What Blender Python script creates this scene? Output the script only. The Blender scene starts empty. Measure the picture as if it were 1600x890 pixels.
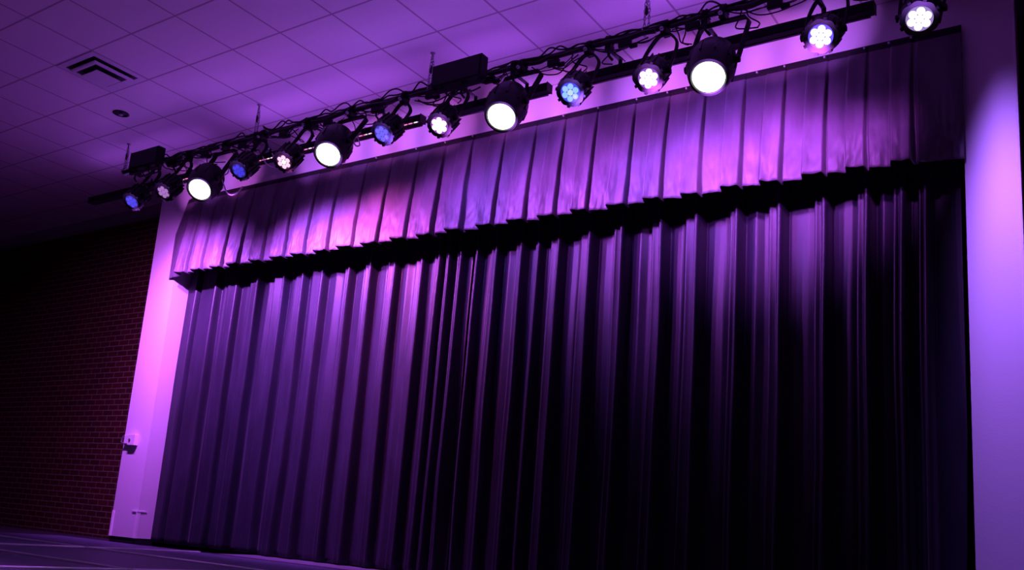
import bpy, bmesh, math, random
import numpy as np
from mathutils import Vector, Matrix, Quaternion, noise

C = bpy.context.scene.collection
sc = bpy.context.scene
random.seed(7)

# ------------------------------------------------------------------ camera, world, exposure
cam_d = bpy.data.cameras.new('camera')
cam = bpy.data.objects.new('camera', cam_d); C.objects.link(cam); sc.camera = cam
cam_d.sensor_width = 36.0; cam_d.lens = 32.537
cam_d.shift_x = 0.03138; cam_d.shift_y = 0.0558
cam_d.clip_start = 0.05; cam_d.clip_end = 100
right = Vector((0.81397854, 0.57521706, 0.08102022))
up = -Vector((-0.05291756, 0.21232081, -0.97576616))
fwd = Vector((-0.57847962, 0.78996532, 0.20326366))
M = Matrix((right, up, -fwd)).transposed().to_4x4()
M.translation = Vector((8.8324, -3.4492, 0.3918))
cam.matrix_world = M

w = bpy.data.worlds.new('dark_hall'); sc.world = w; w.use_nodes = True
w.node_tree.nodes['Background'].inputs[0].default_value = (0.35, 0.2, 0.8, 1)
w.node_tree.nodes['Background'].inputs[1].default_value = 0.002
sc.view_settings.view_transform = 'Standard'; sc.view_settings.look = 'None'
sc.view_settings.gamma = 1; sc.view_settings.exposure = 0.0
sc.view_settings.use_curve_mapping = False
sc.cycles.max_bounces = 6; sc.cycles.diffuse_bounces = 4
sc.cycles.use_denoising = True

# light levels (tuned here)
MAGENTA = (1.0, 0.13, 0.92)
VIOLET = (0.30, 0.10, 1.0)
WASH = 17.0          # watts of one cell group of a wash bar
UPLIGHT = 3.2        # watts per metre, lamp added above each bar to brighten the ceiling
CEIL_FILL = 5.5          # watts of the spot added below each fixture to fill the ceiling
BEAM = 380.0         # watts of a fixture's beam towards the hall
CURTAIN_FILL = 140.0         # watts of the spot added at each fixture to light the curtain

# ------------------------------------------------------------------ helpers
H = 4.41             # ceiling height above the stage deck

def nodes(m):
    m.use_nodes = True
    nt = m.node_tree
    return nt, nt.nodes, nt.links, nt.nodes['Principled BSDF']

def mat(name, col, rough=0.6, metal=0.0, spec=0.5, emit=None, estr=0.0, bump=0.0, bscale=60.0, vary=0.0, sheen=0.0):
    m = bpy.data.materials.new(name); nt, n, l, p = nodes(m)
    p.inputs['Base Color'].default_value = (*col, 1)
    p.inputs['Roughness'].default_value = rough
    p.inputs['Metallic'].default_value = metal
    p.inputs['Specular IOR Level'].default_value = spec
    if emit:
        p.inputs['Emission Color'].default_value = (*emit, 1)
        p.inputs['Emission Strength'].default_value = estr
    if sheen:
        p.inputs['Sheen Weight'].default_value = sheen
        p.inputs['Sheen Roughness'].default_value = 0.35
    tc = n.new('ShaderNodeTexCoord')
    if vary:
        nz = n.new('ShaderNodeTexNoise'); nz.inputs['Scale'].default_value = bscale * 0.15
        nz.inputs['Detail'].default_value = 4
        l.new(tc.outputs['Object'], nz.inputs['Vector'])
        mx = n.new('ShaderNodeMix'); mx.data_type = 'RGBA'
        mx.inputs[6].default_value = (*[c * (1 - vary) for c in col], 1)
        mx.inputs[7].default_value = (*[min(1, c * (1 + vary)) for c in col], 1)
        l.new(nz.outputs['Fac'], mx.inputs[0]); l.new(mx.outputs[2], p.inputs['Base Color'])
    if bump:
        nb = n.new('ShaderNodeTexNoise'); nb.inputs['Scale'].default_value = bscale
        nb.inputs['Detail'].default_value = 5
        l.new(tc.outputs['Object'], nb.inputs['Vector'])
        b = n.new('ShaderNodeBump'); b.inputs['Strength'].default_value = bump; b.inputs['Distance'].default_value = 0.01
        l.new(nb.outputs['Fac'], b.inputs['Height']); l.new(b.outputs['Normal'], p.inputs['Normal'])
    return m

def link(name, me, m, parent=None):
    o = bpy.data.objects.new(name, me); C.objects.link(o)
    if m is not None:
        for x in (m if isinstance(m, (list, tuple)) else [m]):
            me.materials.append(x)
    if parent is not None:
        o.parent = parent
    return o

def obj(name, bm, m, parent=None, smooth=False, bevel=0.0):
    bmesh.ops.recalc_face_normals(bm, faces=bm.faces)
    me = bpy.data.meshes.new(name); bm.to_mesh(me); bm.free()
    if smooth:
        for f in me.polygons: f.use_smooth = True
        me.set_sharp_from_angle(angle=math.radians(40))
    o = link(name, me, m, parent)
    if bevel:
        b = o.modifiers.new('bevel', 'BEVEL'); b.width = bevel; b.segments = 2; b.limit_method = 'ANGLE'
    return o

def tag(o, label=None, cat=None, group=None, kind=None):
    if label: o['label'] = label
    if cat: o['category'] = cat
    if group: o['group'] = group
    if kind: o['kind'] = kind
    return o

def thing(name, label, cat, loc, group=None):
    o = bpy.data.objects.new(name, None); C.objects.link(o)
    o.location = loc; o.empty_display_size = 0.1
    return tag(o, label, cat, group)

def struct(name, bm, m, **k):
    return tag(obj(name, bm, m, **k), kind='structure')

def box(bm, x0, x1, y0, y1, z0, z1, T=None):
    vs = [bm.verts.new((x, y, z)) for x in (x0, x1) for y in (y0, y1) for z in (z0, z1)]
    for f in ((0, 1, 3, 2), (4, 6, 7, 5), (0, 4, 5, 1), (2, 3, 7, 6), (0, 2, 6, 4), (1, 5, 7, 3)):
        bm.faces.new([vs[i] for i in f])
    if T is not None:
        bmesh.ops.transform(bm, matrix=T, verts=vs)
    return vs

def tube(bm, pts, r, n=8, closed=False, caps=True):
    pts = [Vector(p) for p in pts]
    rings = []
    N = len(pts)
    prev = None
    for i, p in enumerate(pts):
        a = pts[i - 1] if (i > 0 or closed) else p
        b = pts[(i + 1) % N] if (i < N - 1 or closed) else p
        t = (b - a).normalized()
        if prev is None:
            u = t.orthogonal().normalized()
        else:
            u = (prev - t * prev.dot(t)).normalized()
        prev = u
        v = t.cross(u)
        rings.append([bm.verts.new(p + (u * math.cos(2 * math.pi * k / n) + v * math.sin(2 * math.pi * k / n)) * r) for k in range(n)])
    for i in range(N if closed else N - 1):
        A, B = rings[i], rings[(i + 1) % N]
        for k in range(n):
            bm.faces.new((A[k], A[(k + 1) % n], B[(k + 1) % n], B[k]))
    if caps and not closed:
        bm.faces.new(rings[0][::-1]); bm.faces.new(rings[-1])

def lathe(bm, prof, n=32, T=None, rad=None):
    """prof: (radius, z) pairs turned about local z. rad(k, i) scales the radius."""
    rings = []; new = []
    for i, (r, z) in enumerate(prof):
        ring = []
        for k in range(n):
            a = 2 * math.pi * k / n
            rr = r * (rad(k, i) if rad else 1.0)
            ring.append(bm.verts.new((rr * math.cos(a), rr * math.sin(a), z)))
        rings.append(ring); new += ring
    for A, B in zip(rings, rings[1:]):
        for k in range(n):
            bm.faces.new((A[k], A[(k + 1) % n], B[(k + 1) % n], B[k]))
    bm.faces.new(rings[0][::-1]); bm.faces.new(rings[-1])
    if T is not None:
        bmesh.ops.transform(bm, matrix=T, verts=new)

def smooth_path(pts, sub=6):
    pts = [Vector(p) for p in pts]; out = []
    for i in range(len(pts) - 1):
        p0 = pts[max(i - 1, 0)]; p1 = pts[i]; p2 = pts[i + 1]; p3 = pts[min(i + 2, len(pts) - 1)]
        for s in range(sub):
            t = s / sub
            out.append(0.5 * ((2 * p1) + (-p0 + p2) * t + (2 * p0 - 5 * p1 + 4 * p2 - p3) * t * t + (-p0 + 3 * p1 - 3 * p2 + p3) * t ** 3))
    out.append(pts[-1]); return out

# ------------------------------------------------------------------ materials
def brick_mat():
    m = bpy.data.materials.new('dark_red_brick'); nt, n, l, p = nodes(m)
    tc = n.new('ShaderNodeTexCoord'); mp = n.new('ShaderNodeMapping')
    mp.inputs['Rotation'].default_value = (math.radians(90), 0, 0)
    l.new(tc.outputs['Object'], mp.inputs['Vector'])
    b = n.new('ShaderNodeTexBrick'); b.offset = 0.5; b.squash = 1
    b.inputs['Scale'].default_value = 1.0
    b.inputs['Brick Width'].default_value = 0.22; b.inputs['Row Height'].default_value = 0.0735
    b.inputs['Mortar Size'].default_value = 0.006; b.inputs['Mortar Smooth'].default_value = 0.2
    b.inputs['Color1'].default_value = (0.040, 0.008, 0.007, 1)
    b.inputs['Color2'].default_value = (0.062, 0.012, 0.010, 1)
    b.inputs['Mortar'].default_value = (0.17, 0.165, 0.10, 1)
    l.new(mp.outputs[0], b.inputs['Vector'])
    l.new(b.outputs['Color'], p.inputs['Base Color'])
    p.inputs['Roughness'].default_value = 0.9
    p.inputs['Specular IOR Level'].default_value = 0.15
    bp = n.new('ShaderNodeBump'); bp.inputs['Strength'].default_value = 0.6; bp.inputs['Distance'].default_value = 0.006
    bp.invert = True
    l.new(b.outputs['Fac'], bp.inputs['Height']); l.new(bp.outputs[0], p.inputs['Normal'])
    return m

def ceiling_mat():
    m = bpy.data.materials.new('lay_in_ceiling_tile'); nt, n, l, p = nodes(m)
    tc = n.new('ShaderNodeTexCoord'); sx = n.new('ShaderNodeSeparateXYZ')
    l.new(tc.outputs['Object'], sx.inputs[0])
    def mnode(op, a, b=None, c=None):
        q = n.new('ShaderNodeMath'); q.operation = op
        for i, v in enumerate((a, b, c)):
            if v is None: continue
            if isinstance(v, (int, float)): q.inputs[i].default_value = v
            else: l.new(v, q.inputs[i])
        return q.outputs[0]
    ds = []
    for ax in (0, 1):
        pp = mnode('PINGPONG', sx.outputs[ax], 0.305)      # 0 on each grid line
        ds.append(pp)
    d = mnode('MINIMUM', ds[0], ds[1])
    mr = n.new('ShaderNodeMapRange'); mr.interpolation_type = 'SMOOTHSTEP'
    mr.inputs['From Min'].default_value = 0.005; mr.inputs['From Max'].default_value = 0.012
    l.new(d, mr.inputs['Value'])
    nz = n.new('ShaderNodeTexNoise'); nz.inputs['Scale'].default_value = 120; nz.inputs['Detail'].default_value = 3
    l.new(tc.outputs['Object'], nz.inputs['Vector'])
    tile = n.new('ShaderNodeMix'); tile.data_type = 'RGBA'
    tile.inputs[6].default_value = (0.60, 0.60, 0.60, 1); tile.inputs[7].default_value = (0.80, 0.79, 0.78, 1)
    l.new(nz.outputs['Fac'], tile.inputs[0])
    mx = n.new('ShaderNodeMix'); mx.data_type = 'RGBA'
    mx.inputs[6].default_value = (0.36, 0.32, 0.34, 1)
    l.new(mr.outputs[0], mx.inputs[0]); l.new(tile.outputs[2], mx.inputs[7])
    l.new(mx.outputs[2], p.inputs['Base Color'])
    p.inputs['Roughness'].default_value = 0.95; p.inputs['Specular IOR Level'].default_value = 0.1
    return m

def velvet(name, col, sheen, scol):
    m = bpy.data.materials.new(name); nt, n, l, p = nodes(m)
    tc = n.new('ShaderNodeTexCoord')
    mp = n.new('ShaderNodeMapping'); mp.inputs['Scale'].default_value = (3.0, 3.0, 0.8)
    l.new(tc.outputs['Object'], mp.inputs['Vector'])
    nz = n.new('ShaderNodeTexNoise'); nz.inputs['Scale'].default_value = 2.2; nz.inputs['Detail'].default_value = 5
    l.new(mp.outputs[0], nz.inputs['Vector'])
    mr = n.new('ShaderNodeMapRange'); mr.inputs['From Min'].default_value = 0.3; mr.inputs['From Max'].default_value = 0.7
    l.new(nz.outputs['Fac'], mr.inputs['Value'])
    mx = n.new('ShaderNodeMix'); mx.data_type = 'RGBA'
    mx.inputs[6].default_value = (*[c * 0.72 for c in col], 1); mx.inputs[7].default_value = (*[c * 1.25 for c in col], 1)
    l.new(mr.outputs[0], mx.inputs[0]); l.new(mx.outputs[2], p.inputs['Base Color'])
    p.inputs['Roughness'].default_value = 0.45; p.inputs['Specular IOR Level'].default_value = 0.42
    p.inputs['Sheen Weight'].default_value = sheen; p.inputs['Sheen Roughness'].default_value = 0.3
    p.inputs['Sheen Tint'].default_value = (*scol, 1)
    nb = n.new('ShaderNodeTexNoise'); nb.inputs['Scale'].default_value = 260
    l.new(tc.outputs['Object'], nb.inputs['Vector'])
    b = n.new('ShaderNodeBump'); b.inputs['Strength'].default_value = 0.25; b.inputs['Distance'].default_value = 0.002
    l.new(nb.outputs['Fac'], b.inputs['Height']); l.new(b.outputs['Normal'], p.inputs['Normal'])
    return m

BRICK = brick_mat(); CEIL = ceiling_mat()
WALL = mat('white_painted_drywall', (0.78, 0.77, 0.79), 0.55, bump=0.08, bscale=90, spec=0.3)
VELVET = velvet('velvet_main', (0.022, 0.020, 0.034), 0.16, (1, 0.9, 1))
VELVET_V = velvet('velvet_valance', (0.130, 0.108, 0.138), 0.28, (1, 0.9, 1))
BLACK = mat('black_powder_coat', (0.006, 0.006, 0.007), 0.6, spec=0.2, bump=0.05, bscale=200)
BLACKG = mat('black_moulded_plastic', (0.006, 0.0065, 0.007), 0.42, spec=0.25)
RUBBER = mat('black_rubber_cable', (0.012, 0.012, 0.013), 0.6)
DARKM = mat('dark_steel', (0.035, 0.035, 0.04), 0.4, metal=0.6)
STEEL = mat('zinc_plated_steel', (0.30, 0.30, 0.32), 0.35, metal=0.8)
ALU = mat('aluminium_edge', (0.95, 0.94, 0.95), 0.3, metal=0.0, spec=1.0)
DECK = mat('black_stage_carpet_board', (0.12, 0.12, 0.19), 0.6, bump=0.2, bscale=220, vary=0.35, spec=0.35)
FLOORM = mat('dark_stage_floor', (0.03, 0.028, 0.035), 0.7, bump=0.1, bscale=80, vary=0.2)
LINO = mat('grey_stage_board', (0.16, 0.15, 0.18), 0.6, bump=0.05, bscale=60, vary=0.1)
BASE = mat('black_vinyl_base', (0.008, 0.008, 0.01), 0.6)
WHITEP = mat('white_plastic', (0.85, 0.83, 0.84), 0.4, bump=0.02, bscale=50)
WHITEM = mat('white_enamelled_steel', (0.62, 0.62, 0.64), 0.45, bump=0.02, bscale=40)

# ------------------------------------------------------------------ the setting
FY = 3.05                       # proscenium face
bm = bmesh.new(); box(bm, -8, 13, -9, 6.2, H, H + 0.1); struct('ceiling', bm, CEIL)
bm = bmesh.new(); box(bm, -8, 13, -1.1, 6.2, -0.9, -0.035); struct('floor', bm, FLOORM)

bm = bmesh.new()
# proscenium wall: one slab with the opening cut out (left pillar deep, header, right pillar thin)
box(bm, -1.025, -0.54, FY, 3.66, 0.04, H)
box(bm, -0.54, 7.955, FY, FY + 0.15, 3.62, H)
box(bm, 7.955, 8.275, FY, FY + 0.15, -0.035, H)
struct('wall_front', bm, WALL)
bm = bmesh.new(); box(bm, 8.262, 8.278, FY - 0.004, FY + 0.14, -0.035, H)
struct('trim_4', bm, WALL, bevel=0.003)
bm = bmesh.new(); box(bm, -1.022, -0.542, FY + 0.012, 3.655, -0.035, 0.04); struct('trim_1', bm, BASE)
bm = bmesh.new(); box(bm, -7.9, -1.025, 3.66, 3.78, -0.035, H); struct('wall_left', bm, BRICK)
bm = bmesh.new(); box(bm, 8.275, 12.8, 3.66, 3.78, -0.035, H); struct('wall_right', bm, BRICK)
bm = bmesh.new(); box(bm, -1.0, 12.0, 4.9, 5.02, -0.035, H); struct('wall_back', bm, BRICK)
bm = bmesh.new(); box(bm, -7.9, -1.025, 3.55, 3.66, H - 0.13, H)
struct('trim_2', bm, mat('grey_ceiling_trim', (0.32, 0.31, 0.33), 0.7, bump=0.05))
# pale stage board strip in front of the curtain, right of the deck seam
bm = bmesh.new(); box(bm, 1.24, 8.2, 2.76, 3.46, -0.034, 0.0); struct('trim_3', bm, LINO)

HALL = mat('hall_floor', (0.42, 0.36, 0.32), 0.5, bump=0.05, bscale=20, vary=0.1)
bm = bmesh.new(); box(bm, -8, 13, -9, -1.1, -1.0, -0.9); struct('floor', bm, HALL)
# corner guards on the lower pillar
GUARD = mat('clear_corner_guard', (0.95, 0.94, 0.95), 0.3, spec=0.6)
bm = bmesh.new()
box(bm, -0.552, -0.538, FY - 0.014, FY, 0.04, 0.34)
box(bm, -0.5400, -0.5360, FY - 0.004, FY + 0.035, 0.04, 0.34)
box(bm, -0.640, -0.5375, FY - 0.012, FY, 0.334, 0.347)
box(bm, -0.5400, -0.5320, FY - 0.012, FY + 0.11, 0.334, 0.347)
tag(obj('corner_guard', bm, GUARD), 'glossy pale corner guard at the foot of the left pillar, beside the curtain', 'corner guard')
bm = bmesh.new()
box(bm, -1.0, -0.988, FY - 0.012, FY, 0.04, 0.33)
box(bm, -1.0290, -1.025, FY - 0.004, FY + 0.035, 0.04, 0.33)
tag(obj('corner_guard', bm, GUARD), 'glossy pale corner guard at the foot of the left pillar, beside the brick wall', 'corner guard')

# ------------------------------------------------------------------ stage deck
xs = [-3.79, -1.31, 1.17, 3.65, 6.13, 8.61]; ys = [-1.08, 0.15, 1.40, 2.65]
rowname = ['front row', 'middle row', 'back row']
colname = {0: 'at the far left below the brick wall', 1: 'under the left pillar', 2: 'under the left end of the curtain', 3: 'below the curtain middle', 4: 'nearest the camera, to the right'}
for i in range(1, 4):
    for j in range(3):
        x0, x1, y0, y1 = xs[i] + .006, xs[i + 1] - .006, ys[j] + .006, ys[j + 1] - .006
        t = thing('stage_deck_panel', 'black deck panel with pale edging, %s, %s' % (rowname[j], colname[i]), 'stage deck', (x0, y0, -0.035), 'stage deck panels')
        W_, D_ = x1 - x0, y1 - y0
        bm = bmesh.new(); box(bm, .018, W_ - .018, .018, D_ - .018, 0.001, 0.035); obj('deck_surface', bm, DECK, t)
        bm = bmesh.new()
        box(bm, 0, W_, 0, .018, 0, .047); (box(bm, 0, W_, D_ - .018, D_, 0, .047) if j < 2 else box(bm, 0, W_, D_ - .018, D_, 0, .012))
        box(bm, 0, .018, .018, D_ - .018, 0, .047 if i > 1 else .020); box(bm, W_ - .018, W_, .018, D_ - .018, 0, .047)
        obj('edge_frame', bm, ALU, t, bevel=0.008)

# ------------------------------------------------------------------ curtains
def fbm(x, y, z=0.0):
    return noise.noise(Vector((x, y, z)))

def cloth(name, xs_, prof, zrows, warp, m, thick=0.006, k=(0.06, 0.24, 0.4, 0.24, 0.06)):
    """Lay a cloth out as a grid: prof(x)->base fold depth 0..1, warp(x, z, d)->(x, y)."""
    d = np.array([prof(x) for x in xs_])
    k = np.array(k)
    d = np.convolve(np.pad(d, 2, mode='edge'), k, mode='valid')
    verts = []; n = len(xs_)
    for z in zrows:
        for x, dd in zip(xs_, d):
            px, py, pz = warp(x, z, dd)
            verts.append((px, py, pz))
    faces = [(r * n + c, r * n + c + 1, (r + 1) * n + c + 1, (r + 1) * n + c) for r in range(len(zrows) - 1) for c in range(n - 1)]
    me = bpy.data.meshes.new(name); me.from_pydata(verts, [], faces)
    for f in me.polygons: f.use_smooth = True
    o = link(name, me, m)
    s = o.modifiers.new('thickness', 'SOLIDIFY'); s.thickness = thick; s.offset = 1
    return o

PAIRS = [(-0.50, -0.318), (-0.245, 0.041), (0.215, 0.398), (0.621, 0.784), (1.029, 1.196), (1.359, 1.50), (1.637, 1.802), (2.103, 2.194), (2.402, 2.508), (2.716, 2.826), (3.059, 3.164), (3.292, 3.379), (3.433, 3.495), (3.572, 3.64), (3.783, 3.834), (3.98, 4.066), (4.25, 4.335), (4.46, 4.515), (4.628, 4.745), (4.949, 5.067), (5.273, 5.368), (5.61, 5.717), (5.914, 6.037), (6.281, 6.356), (6.592, 6.693), (6.929, 7.015), (7.23, 7.317), (7.476, 7.551), (7.64, 7.70)]

def main_prof(pairs, x0, x1):
    X = [x0]; Y = [0.25]
    for i, (a, b) in enumerate(pairs):
        if a < x0 - .01 or b > x1: continue
        wdt = b - a
        r = min(.034, wdt * .42)
        X += [a - .006, a, a + .008, a + wdt * .3, b - r - .006, b - r, b - r * .75, b - r * .45, b - r * .1, b + .006, b + .012, b + .024, b + .045]
        Y += [0.10, .66, .72, .66, .62, .70, .90, 1.0, .93, .70, .10, -.02, 0.04]
        nxt = pairs[i + 1][0] if i + 1 < len(pairs) else x1 + .2
        g = nxt - b
        if g > .12:
            X += [b + g * .5, b + g * .75]; Y += [.22 + .12 * math.sin(i * 2.3), .20 + .1 * math.cos(i * 1.7)]
    X.append(x1 + .1); Y.append(.2)
    return lambda x: float(np.interp(x, X, Y))

def main_warp(right_x=None, left_x=None):
    def wf(x, z, d):
        lean = 0.022 * fbm(x * 1.3, z * 0.35, 3.1) + 0.008 * fbm(x * 5, z * 0.8, 9.2)
        amp = (0.112 + 0.055 * min(1, max(0, (x - 3.2) / 2.2))) * (0.92 + 0.25 * fbm(x * 2.7, z * 0.6, 5.5)) * (0.85 + 0.15 * min(1, (H - z) / 3))
        y = 3.320 - amp * d + 0.010 * fbm(x * 6, z * 1.1, 1.7) + 0.0015 * fbm(x * 14, z * 5, 4.0)
        xx = x + lean
        if right_x is not None:
            lim = right_x(z)
            xx = min(xx, lim)
        if left_x is not None:
            xx = max(xx, left_x)
        return xx, y, z
    return wf

zr = list(np.linspace(0.012, 3.9, 60))
cl = cloth('stage_curtain', np.arange(-0.532, 3.722, 0.0045), main_prof(PAIRS[:14], -0.532, 3.72), zr, main_warp(left_x=-0.534), VELVET)
tag(cl, 'left half of the dark velvet main curtain, hanging beside the pale left pillar', 'stage curtain', 'main curtain halves')
def right_warp():
    g = main_warp(right_x=lambda z: 7.862 + 0.03 * z)
    def wf(x, z, d):
        px, py, pz = g(x, z, d)
        if x < 3.80: py += 0.05 * (3.80 - x) / .12
        return px, py, pz
    return wf
cr = cloth('stage_curtain', np.arange(3.742, 7.90, 0.0045), main_prof(PAIRS[14:], 3.742, 7.9), zr, right_warp(), VELVET)
tag(cr, 'right half of the dark velvet main curtain, darkest near the right pillar', 'stage curtain', 'main curtain halves')

VAL = [-0.282, -0.107, 0.002, 0.153, 0.339, 0.522, 0.634, 0.804, 0.998, 1.179, 1.336, 1.509, 1.646, 1.825, 1.991, 2.153, 2.304, 2.503, 2.646, 2.841, 3.022, 3.195, 3.354, 3.517, 3.687, 3.844, 4.046, 4.213, 4.376, 4.549, 4.69, 4.849, 5.019, 5.164, 5.36, 5.522, 5.685, 5.828, 6.002, 6.141, 6.318, 6.46, 6.625, 6.772, 6.934, 7.079, 7.226, 7.356, 7.518, 7.654]
VX, VD = [-0.62, -0.31], [-0.9, -0.9]
for k in range(0, len(VAL) - 1, 2):
    T_, D_ = VAL[k], VAL[k + 1]
    nx = VAL[k + 2] if k + 2 < len(VAL) else 7.98
    wdt = D_ - T_; g = nx - D_
    wd_ = .008 if k not in (22, 24, 48) else .026
    VX += [T_ - .006, T_, T_ + .012, T_ + wdt * .5, D_ - .012, D_ - .001, D_ + .004, D_ + wd_, D_ + wd_ + .005, D_ + wd_ + .018, D_ + g * .6, nx - .02]
    VD += [0.02, 1.02, 1.16, 0.82, 0.92, 0.76, -0.9, -0.9, 0.26, 0.46, 0.34, 0.14]
VX = VX[:-3] + [7.76, 8.2]; VD = VD[:-3] + [-.75, -.8]
VXa, VDa = np.array(VX), np.array(VD)
def val_warp(x, z, d):
    ZT, ZB = 4.075, 3.085
    t = (ZT - z) / (ZT - ZB)                       # 0 top .. 1 bottom
    flare = 1 - (1 - t) ** 1.8
    if d < 0: d = d * (0.55 + 0.6 * fbm(x * 3.1, 0.3, 2.2))      # some creases gape, some stay shut
    d = max(d, -0.55)
    y = 3.005 - 0.075 * flare - 0.070 * d * (t ** 0.8)
    crease = fbm(x * 6.0 + z * 3.5, z * 2.2 - x, 7.0)
    y += 0.014 * t * crease + 0.016 * t * t * abs(fbm(x * 14 - z * 9, z * 6 + x * 5, 2.0)) + 0.004 * t * fbm(x * 40, z * 18, 1.0)
    xx = x + 0.018 * t * fbm(x * 2.1, z * 1.1, 8.8)
    # left end narrows towards the fixing and turns back to the wall
    xl = -0.46 - 0.16 * min(1.0, t / 0.42)
    if x < -0.30:
        s = (x + 0.62) / 0.32
        xx = xl + (-0.30 - xl) * s
        y = y + (3.035 - y) * (1 - s) ** 2
    if x > 7.70:
        xx = min(xx, 7.962)
        y = y + 0.04 * (x - 7.70) / .27 * t
    zz = z - 0.014 * t * (1 - max(0, d)) + 0.006 * t * math.sin(x * 9)
    return xx, y, zz
zv = list(4.075 - (4.075 - 3.10) * (np.linspace(0, 1, 40) ** 0.95))
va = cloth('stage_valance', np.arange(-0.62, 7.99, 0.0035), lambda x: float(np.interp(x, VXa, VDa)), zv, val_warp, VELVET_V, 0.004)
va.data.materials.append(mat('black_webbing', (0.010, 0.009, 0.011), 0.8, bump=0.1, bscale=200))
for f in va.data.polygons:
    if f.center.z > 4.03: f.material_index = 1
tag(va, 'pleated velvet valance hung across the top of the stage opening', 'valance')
DOT = mat('nickel_grommet', (0.9, 0.88, 0.9), 0.25, metal=0.3)
for gx in (2.62, 3.145, 3.507, 3.835, 4.821, 5.167, 5.529, 5.805, 5.969, 6.548, 6.76, 7.055, 7.335, 7.50, 7.647):
    bm = bmesh.new(); lathe(bm, [(0.007, -.012), (0.008, 0.0), (0.006, 0.004), (0.002, 0.005)], 10, Matrix.Translation((gx, 2.987, 4.052)) @ Matrix.Rotation(math.radians(90), 4, 'X'))
    obj('grommet', bm, DOT, va, smooth=True)

# ------------------------------------------------------------------ pipe, chains
PY, PZ = 2.10, 4.07
bm = bmesh.new(); tube(bm, [(-0.42, PY, PZ), (8.25, PY, PZ)], 0.024, 16)
pipe = tag(obj('lighting_pipe', bm, DARKM, smooth=True), 'long black lighting pipe hung on chains below the ceiling', 'lighting pipe')

def chain(x, y, label, side=0.0, links=None):
    t = thing('hanging_chain', label, 'chain', (x, y, H), 'chains holding the lighting pipe')
    bm = bmesh.new(); lathe(bm, [(0.022, 0), (0.022, -0.006), (0.010, -0.012), (0.006, -0.03)], 14); obj('ceiling_anchor', bm, STEEL, t, smooth=True)
    for nm, dx in (('chain_strand', -0.012), ('chain_strand', 0.022)):
        bm = bmesh.new()
        L = 0.034; z = -0.025; k = 0
        while z > -(H - PZ) + (0.02):
            pts = []
            xo = dx * min(1.0, -z / 0.12)
            for a in range(12):
                th = 2 * math.pi * a / 12
                u, v = math.cos(th) * 0.009, math.sin(th) * L * 0.62
                pts.append((xo + (u if k % 2 == 0 else 0), 0 if k % 2 == 0 else u, z - L / 2 + v))
            tube(bm, pts, 0.0030, 6, closed=True)
            z -= L * 0.86; k += 1
        obj(nm, bm, STEEL, t, smooth=True)
    bm = bmesh.new()
    pts = [(0, 0.034 * math.cos(a), -(H - PZ) + 0.034 * math.sin(a)) for a in np.linspace(0, 2 * math.pi, 18, endpoint=False)]
    pts = [(p[0], p[1] + (PY - y), p[2]) for p in pts]
    tube(bm, pts, 0.006, 8, closed=True)
    obj('pipe_shackle', bm, STEEL, t, smooth=True)
    # spring clip half way down
    bm = bmesh.new(); lathe(bm, [(0.004, -0.045), (0.013, -0.03), (0.014, 0.0), (0.006, 0.03)], 10, Matrix.Translation((0, 0, -0.15)))
    obj('spring_clip', bm, DARKM, t, smooth=True)
chain(-0.40, 2.10, 'steel chain at the far left end of the lighting pipe, behind the flat power box')
chain(1.81, 2.09, 'steel chain from ceiling to pipe, left of the second bright wash light')
chain(4.02, 2.09, 'steel chain from ceiling to pipe beside the larger looking flat power box')
chain(6.02, 2.12, 'steel chain reaching the top picture edge, above the white lit fixture')

# ------------------------------------------------------------------ fixtures
def aim(n):
    """Rotation taking local +z to the direction n."""
    return Vector(n).to_track_quat('Z', 'Y').to_matrix().to_4x4()

def c_clamp(t, oy=0.0):
    bm = bmesh.new()
    pts = [(0, 0.036 * math.cos(a), 0.036 * math.sin(a)) for a in np.linspace(math.radians(-60), math.radians(215), 14)]
    for s in (-.014, 0, .014):
        tube(bm, [(p[0] + s, p[1], p[2]) for p in pts], 0.010, 6)
    box(bm, -.022, .022, -.05, .03, -.075, -.03)
    obj('pipe_clamp', bm, BLACK, t)
    bm = bmesh.new(); lathe(bm, [(0.004, 0), (0.005, .04), (.014, .045), (.014, .06), (.006, .064)], 10, Matrix.Translation((0, -.02, -.055)) @ Matrix.Rotation(math.radians(90), 4, 'X'))
    obj('clamp_bolt', bm, STEEL, t, smooth=True)

LEDM = {}
def led_mat(name, col, s):
    m = bpy.data.materials.new(name); nt, n, l, p = nodes(m)
    p.inputs['Base Color'].default_value = (0.02, 0.02, 0.03, 1); p.inputs['Roughness'].default_value = 0.5; p.inputs['Specular IOR Level'].default_value = 0.1
    lw = n.new('ShaderNodeTexCoord'); sx = n.new('ShaderNodeVectorMath'); sx.operation = 'LENGTH'
    l.new(lw.outputs['Object'], sx.inputs[0])
    p.inputs['Emission Color'].default_value = (*col, 1); p.inputs['Emission Strength'].default_value = s
    return m

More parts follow.
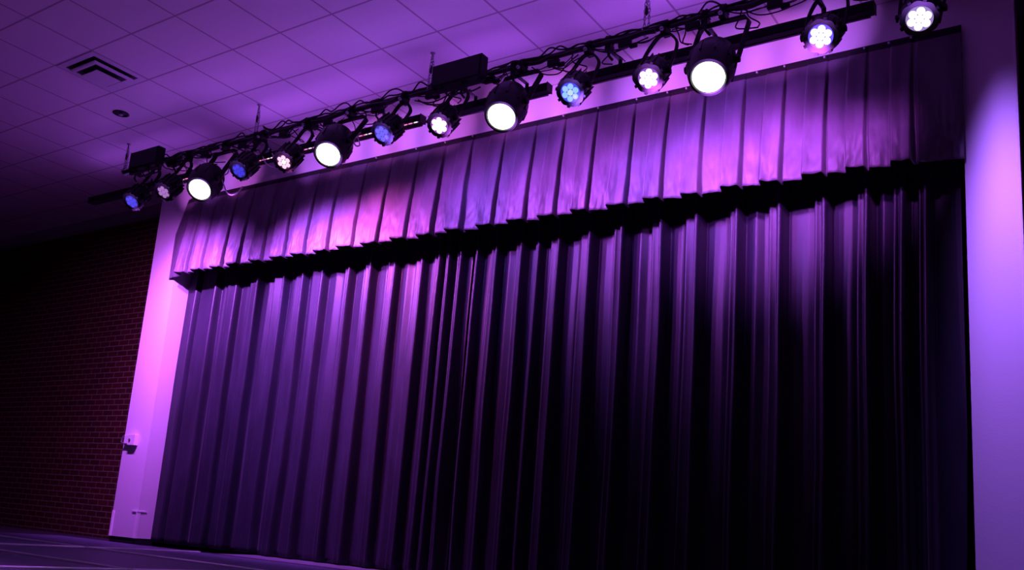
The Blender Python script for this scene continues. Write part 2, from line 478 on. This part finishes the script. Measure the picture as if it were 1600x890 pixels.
def beams(t, c, n, col, k, fill_dir=(.50, .85, -.20), size=90, kw=1.0, squeeze=1.0, woff=.13):
    # main beam to the hall floor, plus an added spot aimed at the curtain
    for nm, d, e, sz, off in (('front_beam', Vector((n[0], -.86, -.5)), BEAM * k, 58, .03), ('added_curtain_fill', Vector(fill_dir), CURTAIN_FILL * k * kw, size, woff)):
        ld = bpy.data.lights.new(nm, 'SPOT'); ld.energy = e; ld.color = col
        ld.spot_size = math.radians(sz); ld.spot_blend = 1; ld.shadow_soft_size = .03
        lo = bpy.data.objects.new(nm, ld); C.objects.link(lo); lo.parent = t
        lo.matrix_local = Matrix.Translation(c + n * off) @ aim(-d) @ Matrix.Diagonal((squeeze if nm == 'added_curtain_fill' else 1, 1, 1, 1))
    ld = bpy.data.lights.new('added_ceiling_fill', 'SPOT'); ld.energy = CEIL_FILL * k; ld.color = (col[0] * .35 + .26, .12, 1.0); ld.shadow_soft_size = .05  # added spot aimed upwards to fill the ceiling
    ld.spot_size = math.radians(168); ld.spot_blend = .6
    lo = bpy.data.objects.new('added_ceiling_fill', ld); C.objects.link(lo); lo.parent = t
    lo.matrix_local = Matrix.Translation(c + n * .14) @ aim((0, .72, -.69))

def par(x, z, y, n, label, led, led_s, plate, plate_s, core=None, spot=None, wd=(.50, .85, -.20), sz=90, kw=1.0, sq=1.0):
    t = thing('led_par_light', label, 'stage light', (x, PY, PZ), 'seven cell par lights on the pipe')
    c_clamp(t)
    n = Vector(n).normalized()
    c = Vector((0, y - PY, z - PZ))                       # centre of the front face
    T = Matrix.Translation(c) @ aim(n)
    bm = bmesh.new()
    oct_ = lambda k, i: 1.0 + 0.035 * math.cos(8 * 2 * math.pi * k / 48) if i in (1, 2, 3) else 1.0
    lathe(bm, [(0.074, 0.000), (0.104, 0.004), (0.110, -0.018), (0.110, -0.050), (0.104, -0.056), (0.108, -0.12), (0.100, -0.19), (0.078, -0.235), (0.050, -0.25), (0.02, -0.252)], 48, T, oct_)
    for k in range(16):                                     # cooling fins
        a = 2 * math.pi * k / 16
        box(bm, 0.085, 0.116, -.003, .003, -0.20, -0.058, T @ Matrix.Rotation(a, 4, 'Z'))
    for k in range(8):                                      # bezel lugs
        a = 2 * math.pi * (k + .5) / 8
        box(bm, 0.098, 0.116, -.010, .010, -0.030, 0.004, T @ Matrix.Rotation(a, 4, 'Z'))
    obj('housing', bm, BLACKG, t, smooth=True)
    bm = bmesh.new(); lathe(bm, [(0.074, 0.0), (0.074, 0.003), (0.02, 0.004)], 40, T @ Matrix.Translation((0, 0, -0.001)))
    pl = obj('lens_plate', bm, mat('lens_plate_glow', (0.01, 0.01, 0.015), 0.7, spec=.1, emit=plate, estr=plate_s), t, smooth=True)
    lm = led_mat('led_glow', led, led_s)
    lc = led_mat('led_glow_core', core or led, led_s)
    for k in range(7):
        r = 0 if k == 0 else 0.0455
        a = 2 * math.pi * k / 6 + 0.25
        bm = bmesh.new()
        lathe(bm, [(0.0220, 0.0), (0.0215, 0.005), (0.017, 0.010), (0.008, 0.013), (0.002, 0.0135)], 20, T @ Matrix.Translation((r * math.cos(a), r * math.sin(a), 0.002)))
        obj('led_cell', bm, lc if k == 0 else lm, pl, smooth=True)
    # double yoke
    mid = c - n * 0.085
    side = n.cross(Vector((0, 0, 1))).cross(n); sx = Vector((1, 0, 0)); sx = (sx - n * sx.dot(n)).normalized()
    bm = bmesh.new()
    for s in (-1, 1):
        for dlt in (0, 1):
            q0 = mid + sx * s * 0.118 + n * (0.012 if dlt else -0.012)
            q1 = Vector((s * 0.105, -0.025 - dlt * 0.02, -0.17)); q2 = Vector((s * 0.045, -0.01 - dlt * .02, -0.085)); q3 = Vector((0, -0.01 - dlt * .02, -0.078))
            tube(bm, smooth_path([q0, q0 * .5 + q1 * .5 + Vector((s * .012, 0, 0)), q1, q2, q3], 4), 0.009, 6)
    obj('yoke', bm, BLACK, t, smooth=True)
    for s in (-1, 1):
        bm = bmesh.new()
        Tk = Matrix.Translation(mid + sx * s * 0.114) @ aim(sx * s)
        lathe(bm, [(0.012, -.02), (0.020, 0.0), (0.022, 0.006), (0.022, 0.022), (0.012, 0.026)], 12, Tk, lambda k, i: 1 + .12 * (k % 2))
        obj('tilt_knob', bm, BLACKG, t, smooth=True)
    if spot:
        beams(t, c, n, spot[0], spot[1] / 7.0, wd, sz, kw, sq, .13 if sq == 1 else .20)
    return t

LENSW = mat('blown_out_white_lens', (0.8, 0.8, 0.8), 0.3, emit=(0.96, 1.0, 0.93), estr=7.0)
def wash(x, z, y, n, label, col=(0.52, 0.10, 1.0), wd=None, kw=1.0):
    t = thing('wash_light', label, 'stage light', (x, PY, PZ), 'bright round wash lights on the pipe')
    c_clamp(t)
    n = Vector(n).normalized(); c = Vector((0, y - PY, z - PZ)); T = Matrix.Translation(c) @ aim(n)
    bm = bmesh.new()
    lathe(bm, [(0.108, -0.006), (0.116, 0.008), (0.132, 0.008), (0.138, -0.01), (0.152, -0.07), (0.163, -0.14), (0.163, -0.22), (0.150, -0.245), (0.146, -0.30), (0.125, -0.345), (0.08, -0.37), (0.02, -0.375)], 40, T)
    for k in range(10):
        a = 2 * math.pi * k / 10
        box(bm, 0.140, 0.168, -.006, .006, -0.235, -0.10, T @ Matrix.Rotation(a, 4, 'Z'))
    obj('barrel', bm, BLACKG, t, smooth=True)
    bm = bmesh.new(); lathe(bm, [(0.107, 0.0), (0.104, 0.008), (0.07, 0.018), (0.02, 0.022)], 40, T)
    obj('lens', bm, LENSW, t, smooth=True)
    mid = c - n * 0.18
    bm = bmesh.new()
    for s in (-1, 1):
        q0 = mid + Vector((s * 0.178, 0, 0)); q1 = Vector((s * 0.178, -0.0, -0.13)); q2 = Vector((s * 0.15, -.0, -0.088)); q3 = Vector((0, -.0, -0.085))
        for dlt in (-.016, 0, .016):
            o_ = Vector((0, dlt, 0)); tube(bm, [q0 + o_, q0 * .5 + q1 * .5 + o_, q1 + o_, q2 + o_, q3 + o_], 0.010, 6)
    obj('yoke', bm, BLACK, t, smooth=True)
    for s in (-1, 1):
        bm = bmesh.new(); lathe(bm, [(0.014, -.02), (0.026, 0.0), (0.026, 0.02), (0.012, 0.025)], 12, Matrix.Translation(mid + Vector((s * .17, 0, 0))) @ aim((s, 0, 0)))
        obj('tilt_knob', bm, BLACKG, t, smooth=True)
    bm = bmesh.new()     # rear data and power panel
    box(bm, -.05, .05, -.035, .035, -.41, -.35, T); obj('rear_panel', bm, BLACK, t, bevel=.005)
    bm = bmesh.new(); box(bm, -.02, .02, -.003, .003, -.09, -.075, Matrix.Translation(c) @ aim(n) @ Matrix.Translation((0.06, -.155, -.06)))
    obj('safety_tag', bm, WHITEM, t)
    beams(t, c, n, col, 1.2, kw=kw, **({} if wd is None else dict(fill_dir=wd, size=80 if kw == 1 else 106)))
    return t

N0 = (0, -0.70, -0.72)
BL = (0.16, 0.10, 1.0)
par(0.237, 3.538, 1.86, (0.12, -0.62, -0.76), 'par light with deep blue cells, hanging furthest left', (0.09, 0.07, 1.0), .85, BL, .25, spot=((0.5, 0.10, 1.0), 6), wd=(-.05, .78, -.62), sz=112, kw=5.0)
par(0.778, 3.563, 1.86, (0.10, -0.64, -0.76), 'par light with small pinkish white glints, second from the left end', (0.70, 0.30, 0.95), .55, (0.35, .12, .6), .08, spot=((0.62, 0.11, 1.0), 5), wd=(-.62, .60, -.50), sz=92, kw=4.5)
par(1.937, 3.598, 1.86, (0.06, -0.64, -0.76), 'dim blue par light right of the leftmost bright wash light', (0.07, 0.05, 1.0), .75, BL, .15, spot=((0.42, 0.10, 1.0), 6), wd=(.12, .76, -.60), sz=98, kw=6.0)
par(2.562, 3.576, 1.86, (0.15, -0.64, -0.76), 'par light with pink and white petals of light, left of second bright wash light', (1.0, 0.62, 0.86), 1.15, (0.5, .1, .4), .15, core=(.95, .9, .8), spot=((0.9, 0.12, 0.9), 6), wd=(.10, .80, -.52), sz=96, kw=3.2)
par(3.751, 3.619, 1.86, (0.02, -0.68, -0.72), 'par light with pale violet blue cells at the end of a black bar', (0.18, 0.13, 1.0), 1.0, BL, .4, spot=((0.3, 0.10, 1.0), 8))
par(4.365, 3.571, 1.86, (0.12, -0.66, -0.75), 'white lit par light with magenta rim, directly below a flat power box', (1.0, 0.96, 0.98), 3.5, (0.6, .12, .9), .55, spot=((0.60, 0.10, 1.0), 8))
par(5.572, 3.583, 1.86, (0.08, -0.70, -0.71), 'par light with pale sky blue cells on a blue face', (0.33, 0.60, 1.0), 1.0, (0.08, .08, 1.0), .9, core=(.55, .75, .8), spot=((0.3, 0.10, 1.0), 8), wd=(.35, .93, -.06), sz=80)
par(6.192, 3.547, 1.86, (0.08, -0.70, -0.71), 'white lit par light just left of the largest bright wash light', (1.0, 0.96, 1.0), 4.0, (0.5, .14, 1.0), .6, spot=((0.60, 0.10, 1.0), 8), wd=(.12, .98, -.06), sz=78)
par(7.344, 3.555, 1.86, (0.03, -0.76, -0.66), 'white lit par light on a vivid blue face, near the right end of the bar', (0.93, 0.97, 1.0), 4.5, (0.10, .05, 1.0), 2.2, spot=((0.58, 0.10, 1.0), 8), wd=(-.28, .95, -.06), sz=74)
par(7.902, 3.519, 1.86, (0.02, -0.64, -0.77), 'rightmost par light, blown out white, beyond the end of the black bar', (1.0, 0.97, 1.0), 4.5, (0.6, .4, 1.0), .55, spot=((0.36, 0.13, 1.0), 8), wd=(.15, .66, -.74), sz=128, kw=1.7, sq=.16)
wash(1.372, 3.497, 1.86, (0.33, -0.58, -0.74), 'leftmost blazing white wash light', wd=(.30, .76, -.58), kw=1.8)
wash(3.128, 3.547, 1.86, (0.25, -0.57, -0.78), 'second blazing white wash light from the left')
wash(4.971, 3.519, 1.86, (0.16, -0.56, -0.80), 'third blazing white wash light, right of the flat power box')
wash(6.625, 3.454, 1.86, (0.12, -0.57, -0.80), 'rightmost and largest looking blazing white wash light', wd=(-.05, .99, -.06))

def speck_mat():
    m = bpy.data.materials.new('emissive_specks'); nt, n, l, p = nodes(m)
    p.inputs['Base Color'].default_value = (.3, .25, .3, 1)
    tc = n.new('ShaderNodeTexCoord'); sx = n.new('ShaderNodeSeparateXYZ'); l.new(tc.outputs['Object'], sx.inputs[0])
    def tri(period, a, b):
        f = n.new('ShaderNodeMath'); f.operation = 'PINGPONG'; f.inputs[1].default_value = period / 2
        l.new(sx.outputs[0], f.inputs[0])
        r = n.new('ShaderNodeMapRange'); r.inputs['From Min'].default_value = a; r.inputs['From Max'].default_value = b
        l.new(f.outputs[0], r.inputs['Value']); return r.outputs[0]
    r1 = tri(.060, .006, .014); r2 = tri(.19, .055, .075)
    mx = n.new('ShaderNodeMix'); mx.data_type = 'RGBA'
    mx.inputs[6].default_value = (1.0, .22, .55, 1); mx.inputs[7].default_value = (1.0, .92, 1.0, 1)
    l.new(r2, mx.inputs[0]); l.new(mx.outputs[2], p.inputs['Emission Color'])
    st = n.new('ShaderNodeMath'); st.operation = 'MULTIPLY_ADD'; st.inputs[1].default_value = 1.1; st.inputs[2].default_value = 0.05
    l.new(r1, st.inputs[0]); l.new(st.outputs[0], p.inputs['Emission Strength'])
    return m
SPECKS = speck_mat()

# ------------------------------------------------------------------ LED wash bars under the pipe (these light the wall above the valance)
def bar(x0, x1, label, lit, cells, strip_x=0, brk=None):
    t = thing('led_wash_bar', label, 'light bar', (x0, 2.33, 3.95), 'black wash bars under the pipe')
    Lb = x1 - x0
    bm = bmesh.new(); box(bm, 0, Lb, -.040, .040, -.034, .036); obj('bar_housing', bm, BLACK, t, bevel=.006)
    for xe, nm in ((-.004, 'end_cap'), (Lb, 'end_cap')):
        bm = bmesh.new(); box(bm, xe, xe + .006, -.043, .043, -.037, .040); obj(nm, bm, BLACKG, t, bevel=.002)
    k = max(2, int(Lb / 0.9) + 1)
    for xb in (brk or [Lb * (i + .5) / k + .07 for i in range(k)]):
        bm = bmesh.new()
        box(bm, xb - .016, xb + .016, -.046, -.041, -.02, .06)
        box(bm, xb - .016, xb + .016, -.225, -.041, .055, .061)
        pts = [(xb, -.23 + 0.036 * math.cos(a), .12 + 0.036 * math.sin(a)) for a in np.linspace(math.radians(-70), math.radians(200), 12)]
        for q in (-.012, .012): tube(bm, [(p[0] + q, p[1], p[2]) for p in pts], .010, 6)
        box(bm, xb - .024, xb + .024, -.255, -.195, .04, .085)
        tube(bm, [(xb, -.25, .05), (xb + .02, -.27, -.02), (xb + .05, -.26, -.06)], .010, 6)
        obj('hanging_bracket', bm, BLACK, t)
    # slanted lens row on the curtain side
    bm = bmesh.new(); box(bm, .03, Lb - .03, .028, .046, -.040, -.010); obj('lens_row', bm, mat('dark_lens_row', (.05, .05, .06), .25), t)
    for i, (xl, col, pw) in enumerate(cells):
        ld = bpy.data.lights.new('wash_cell', 'SPOT'); ld.energy = WASH * pw; ld.color = col
        ld.spot_size = math.radians(58); ld.spot_blend = 0.9; ld.shadow_soft_size = .022
        lo = bpy.data.objects.new('wash_cell', ld); C.objects.link(lo); lo.parent = t
        d = Vector((0.0, 1.0, 0.52)).normalized()
        lo.matrix_local = Matrix.Translation((xl - x0, .062, -.052)) @ aim(-d)
    ld = bpy.data.lights.new('added_uplight', 'AREA'); ld.shape = 'RECTANGLE'; ld.size = Lb - .1; ld.size_y = .04; ld.energy = UPLIGHT * Lb * (.35 if x0 < 0 else .8); ld.color = (.42, .10, 1.0)  # added area lamp over the bar, brightens the ceiling
    lo = bpy.data.objects.new('added_uplight', ld); C.objects.link(lo); lo.parent = t
    lo.matrix_local = Matrix.Translation((Lb / 2, -.01, .045)) @ aim((0, .62, -.78))
    if strip_x:
        bm = bmesh.new(); box(bm, strip_x, Lb - .01, -.044, -.036, -.041, -.034)
        obj('speck_strip', bm, SPECKS, t)  # emissive pink and white specks along the lower edge
    return t
def cells(a, b, n, p, ph=0):
    out = []
    for i in range(n):
        col = (.72, .14, .95) if (i + ph) % 2 == 0 else (.52, .13, 1.0)
        out.append((a + (b - a) * (i + .5) / n, col, p * (1.0 if (i + ph) % 2 == 0 else 1.15)))
    return out
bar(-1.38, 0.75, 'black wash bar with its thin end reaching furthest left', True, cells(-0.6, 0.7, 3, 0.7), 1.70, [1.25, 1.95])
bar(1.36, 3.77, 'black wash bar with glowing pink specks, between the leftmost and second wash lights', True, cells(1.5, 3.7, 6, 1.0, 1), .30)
bar(4.05, 5.08, 'short black wash bar behind the third bright wash light', True, cells(4.1, 5.0, 3, 1.0))
bar(5.29, 7.55, 'long black wash bar at the right, ending near the blue faced par light', True, cells(5.4, 7.25, 5, 1.0, 1))

# ------------------------------------------------------------------ flat power boxes
def power_box(x, label):
    t = thing('power_box', label, 'power box', (x, 1.90, 3.95), 'flat power boxes on the pipe')
    bm = bmesh.new(); box(bm, 0, .50, 0, .09, 0, .195); obj('enclosure', bm, BLACK, t, bevel=.004)
    bm = bmesh.new(); box(bm, .015, .485, -.006, 0, .012, .183); obj('front_plate', bm, BLACKG, t, bevel=.002)
    bm = bmesh.new()
    box(bm, 0, .50, .02, .05, -.045, -.030)
    for q in (0.0, .09, .30, .46): box(bm, q, q + .03, .02, .05, -.030, 0)
    obj('cable_rail', bm, BLACK, t)
    for q in (.10, .38):
        bm = bmesh.new(); box(bm, q, q + .03, .09, .225, .09, .13)
        tube(bm, [(q + .015, .20 + .032 * math.cos(a), .12 + .032 * math.sin(a)) for a in np.linspace(0, 2 * math.pi, 12, endpoint=False)], .007, 6, closed=True)
        obj('mounting_hook', bm, DARKM, t)
    for q in (.14, .24, .34):
        bm = bmesh.new(); tube(bm, smooth_path([(q, .035, -.045), (q + .01, .03, -.075), (q + .05, .05, -.09), (q + .08, .12, -.03)], 4), .007, 6)
        obj('cable_tail', bm, RUBBER, t, smooth=True)
    return t
power_box(0.0, 'flat black power box at the left end of the pipe, above the deep blue par')
power_box(4.20, 'flat black power box above the magenta rimmed white par, standing proud of the pipe')

# ------------------------------------------------------------------ cables
order = [(0.237, 'the far left blue par'), (0.778, 'the pink glinting par'), (1.372, 'the leftmost wash light'), (1.937, 'the dim blue par'), (2.562, 'the pink petalled par'), (3.128, 'the second wash light'), (3.751, 'the violet blue par'), (4.365, 'the magenta rimmed par'), (4.971, 'the third wash light'), (5.572, 'the sky blue par'), (6.192, 'the plain white par'), (6.625, 'the largest wash light'), (7.344, 'the blue faced par'), (7.902, 'the rightmost par')]
rc = random.Random(11)
for (xa, na), (xb, nb) in zip(order, order[1:]):
    t = thing('cable_bundle', 'black cables tangled between %s and %s' % (na, nb), 'cables', (xa, PY, PZ), 'cable tangles along the pipe')
    L = xb - xa
    for s in range(3):
        sag = rc.uniform(.02, .10); y0 = rc.uniform(-.05, .05)
        st = rc.uniform(.0, .25) * L; en = L * rc.uniform(.7, 1.0)
        pts = []
        for i in range(6):
            u = i / 5
            pts.append((st + (en - st) * u, y0 + rc.uniform(-.03, .03), -.03 - sag * 4 * u * (1 - u) * rc.uniform(.8, 1.2)))
        bm = bmesh.new(); tube(bm, smooth_path(pts, 5), rc.uniform(.0035, .007), 6); obj('cable', bm, RUBBER, t, smooth=True)
    pts = [(L * u, rc.uniform(-.03, -.01), rc.uniform(-.030, -.012)) for u in np.linspace(.12, .88, 6)]
    bm = bmesh.new(); tube(bm, smooth_path(pts, 4), rc.uniform(.016, .024), 8); obj('taped_bundle', bm, RUBBER, t, smooth=True)
    for s in range(2):                                    # hugging the pipe, with a hump above it
        pts = [(L * u, rc.uniform(-.035, -.02), rc.uniform(.008, .034) + (.05 if (rc.random() < .12) else 0)) for u in np.linspace(0.0, 1.0, 8)]
        bm = bmesh.new(); tube(bm, smooth_path(pts, 5), .007, 6); obj('cable', bm, RUBBER, t, smooth=True)
    for s in range(2):                                    # tails dropping to the bars
        x0 = rc.uniform(.15, .85) * L
        pts = [(x0, -.02, -.02), (x0 + rc.uniform(-.05, .05), .03, -.07), (x0 + rc.uniform(-.1, .1), .08, -.11), (x0 + rc.uniform(-.05, .09), .15, -.10)]
        bm = bmesh.new(); tube(bm, smooth_path(pts, 5), .0055, 6); obj('cable', bm, RUBBER, t, smooth=True)
    bm = bmesh.new(); xx = L * .5                          # connector block strapped under the pipe
    box(bm, xx - .05, xx + .05, -.045, -.01, -.10, -.045); box(bm, xx + .04, xx + .10, -.04, -.015, -.12, -.085)
    obj('connector', bm, BLACK, t, bevel=.006)

def loop(pts, label, r=.006):
    bm = bmesh.new(); tube(bm, smooth_path(pts, 8), r, 8)
    tag(obj('light_cable', bm, WHITEP, smooth=True), label, 'cable', 'pale cable loops under the bars')
loop([(1.464, 2.05, 3.80), (1.522, 2.05, 3.758), (1.512, 2.05, 3.712), (1.428, 2.05, 3.692), (1.473, 2.05, 3.616), (1.531, 2.05, 3.526), (1.61, 2.05, 3.473), (1.706, 2.05, 3.472), (1.778, 2.05, 3.534)], 'long pale pink lit cable loop left of the dim blue par', .007)
loop([(2.021, 2.05, 3.80), (2.073, 2.05, 3.729), (2.166, 2.05, 3.667), (2.222, 2.05, 3.658), (2.225, 2.05, 3.69), (2.188, 2.05, 3.76), (2.15, 2.05, 3.81)], 'small pale cable loop below the bar just left of the pink petalled par')
loop([(3.305, 2.05, 3.80), (3.244, 2.05, 3.761), (3.234, 2.05, 3.72), (3.272, 2.05, 3.676), (3.309, 2.05, 3.681), (3.286, 2.05, 3.734), (3.251, 2.05, 3.80)], 'tight pale cable ring right beside the second bright wash light')

# ------------------------------------------------------------------ ceiling fittings
t = thing('ceiling_vent', 'square stepped air diffuser set in a ceiling tile at the upper left', 'air vent', (0.915, 0.915, H))
def square_ring(bm, a, b, za, zb):
    """square ring from half width a at za to half width b at zb"""
    A_ = [bm.verts.new((sx * a, sy * a, za)) for sx, sy in ((-1, -1), (1, -1), (1, 1), (-1, 1))]
    B_ = [bm.verts.new((sx * b, sy * b, zb)) for sx, sy in ((-1, -1), (1, -1), (1, 1), (-1, 1))]
    for k in range(4): bm.faces.new((A_[k], A_[(k + 1) % 4], B_[(k + 1) % 4], B_[k]))
    return A_, B_
bm = bmesh.new(); square_ring(bm, .295, .235, -.004, -.004); square_ring(bm, .295, .295, 0, -.004); obj('frame', bm, WHITEM, t)
bm = bmesh.new(); box(bm, -.236, .236, -.236, .236, -.003, -.001); obj('throat_shade', bm, BASE, t)  # black plate stands in for the shaded opening behind the frame
bm = bmesh.new(); square_ring(bm, .205, .19, -.030, -.036); square_ring(bm, .19, .165, -.036, -.036); square_ring(bm, .205, .205, -.022, -.030); obj('louvre', bm, WHITEM, t)
bm = bmesh.new(); box(bm, -.166, .166, -.166, .166, -.033, -.031); obj('inner_throat_shade', bm, BASE, t)  # black plate stands in for the shade behind the centre plate
bm = bmesh.new(); box(bm, -.128, .128, -.128, .128, -.066, -.060); obj('centre_plate', bm, WHITEM, t, bevel=.003)
t = thing('recessed_downlight', 'small round dark recessed ceiling light between the vent and the pipe', 'ceiling light', (0.259, 1.557, H))
bm = bmesh.new(); lathe(bm, [(.085, 0), (.085, -.006), (.070, -.010), (.066, -.002)], 28); obj('trim_ring', bm, BLACKG, t, smooth=True)
bm = bmesh.new(); lathe(bm, [(.066, -.001), (.05, -.0015), (.01, -.002)], 24); obj('reflector', bm, mat('dark_reflector', (.02, .02, .02), .15, metal=.5), t, smooth=True)
bm = bmesh.new(); lathe(bm, [(.004, -.002), (.022, -.008), (.024, -.02), (.012, -.028), (.003, -.03)], 16); obj('lamp', bm, mat('unlit_glass_lamp', (.25, .25, .27), .1), t, smooth=True)

# ------------------------------------------------------------------ wall box on the left pillar
t = thing('wall_box', 'small white box with a knob mounted low on the pale left pillar', 'wall box', (-0.81, FY, 1.15))
bm = bmesh.new(); box(bm, -.07, .07, -.055, 0, -.065, .065); obj('cover', bm, WHITEP, t, bevel=.006)
bm = bmesh.new(); box(bm, -.155, -.072, -.045, 0, -.045, .060); obj('side_cover', bm, WHITEP, t, bevel=.005)
bm = bmesh.new(); tube(bm, [(-.175, -.03, .055), (-.195, -.045, .02), (-.19, -.05, -.03), (-.165, -.035, -.045)], .010, 8)
box(bm, -.19, -.15, -.035, -.01, .02, .045); obj('lever', bm, STEEL, t, smooth=True)
bm = bmesh.new(); lathe(bm, [(.004, 0), (.014, .001), (.014, .012), (.006, .016)], 14, Matrix.Translation((-.02, -.055, 0.0)) @ Matrix.Rotation(math.radians(90), 4, 'X')); obj('knob', bm, STEEL, t, smooth=True)
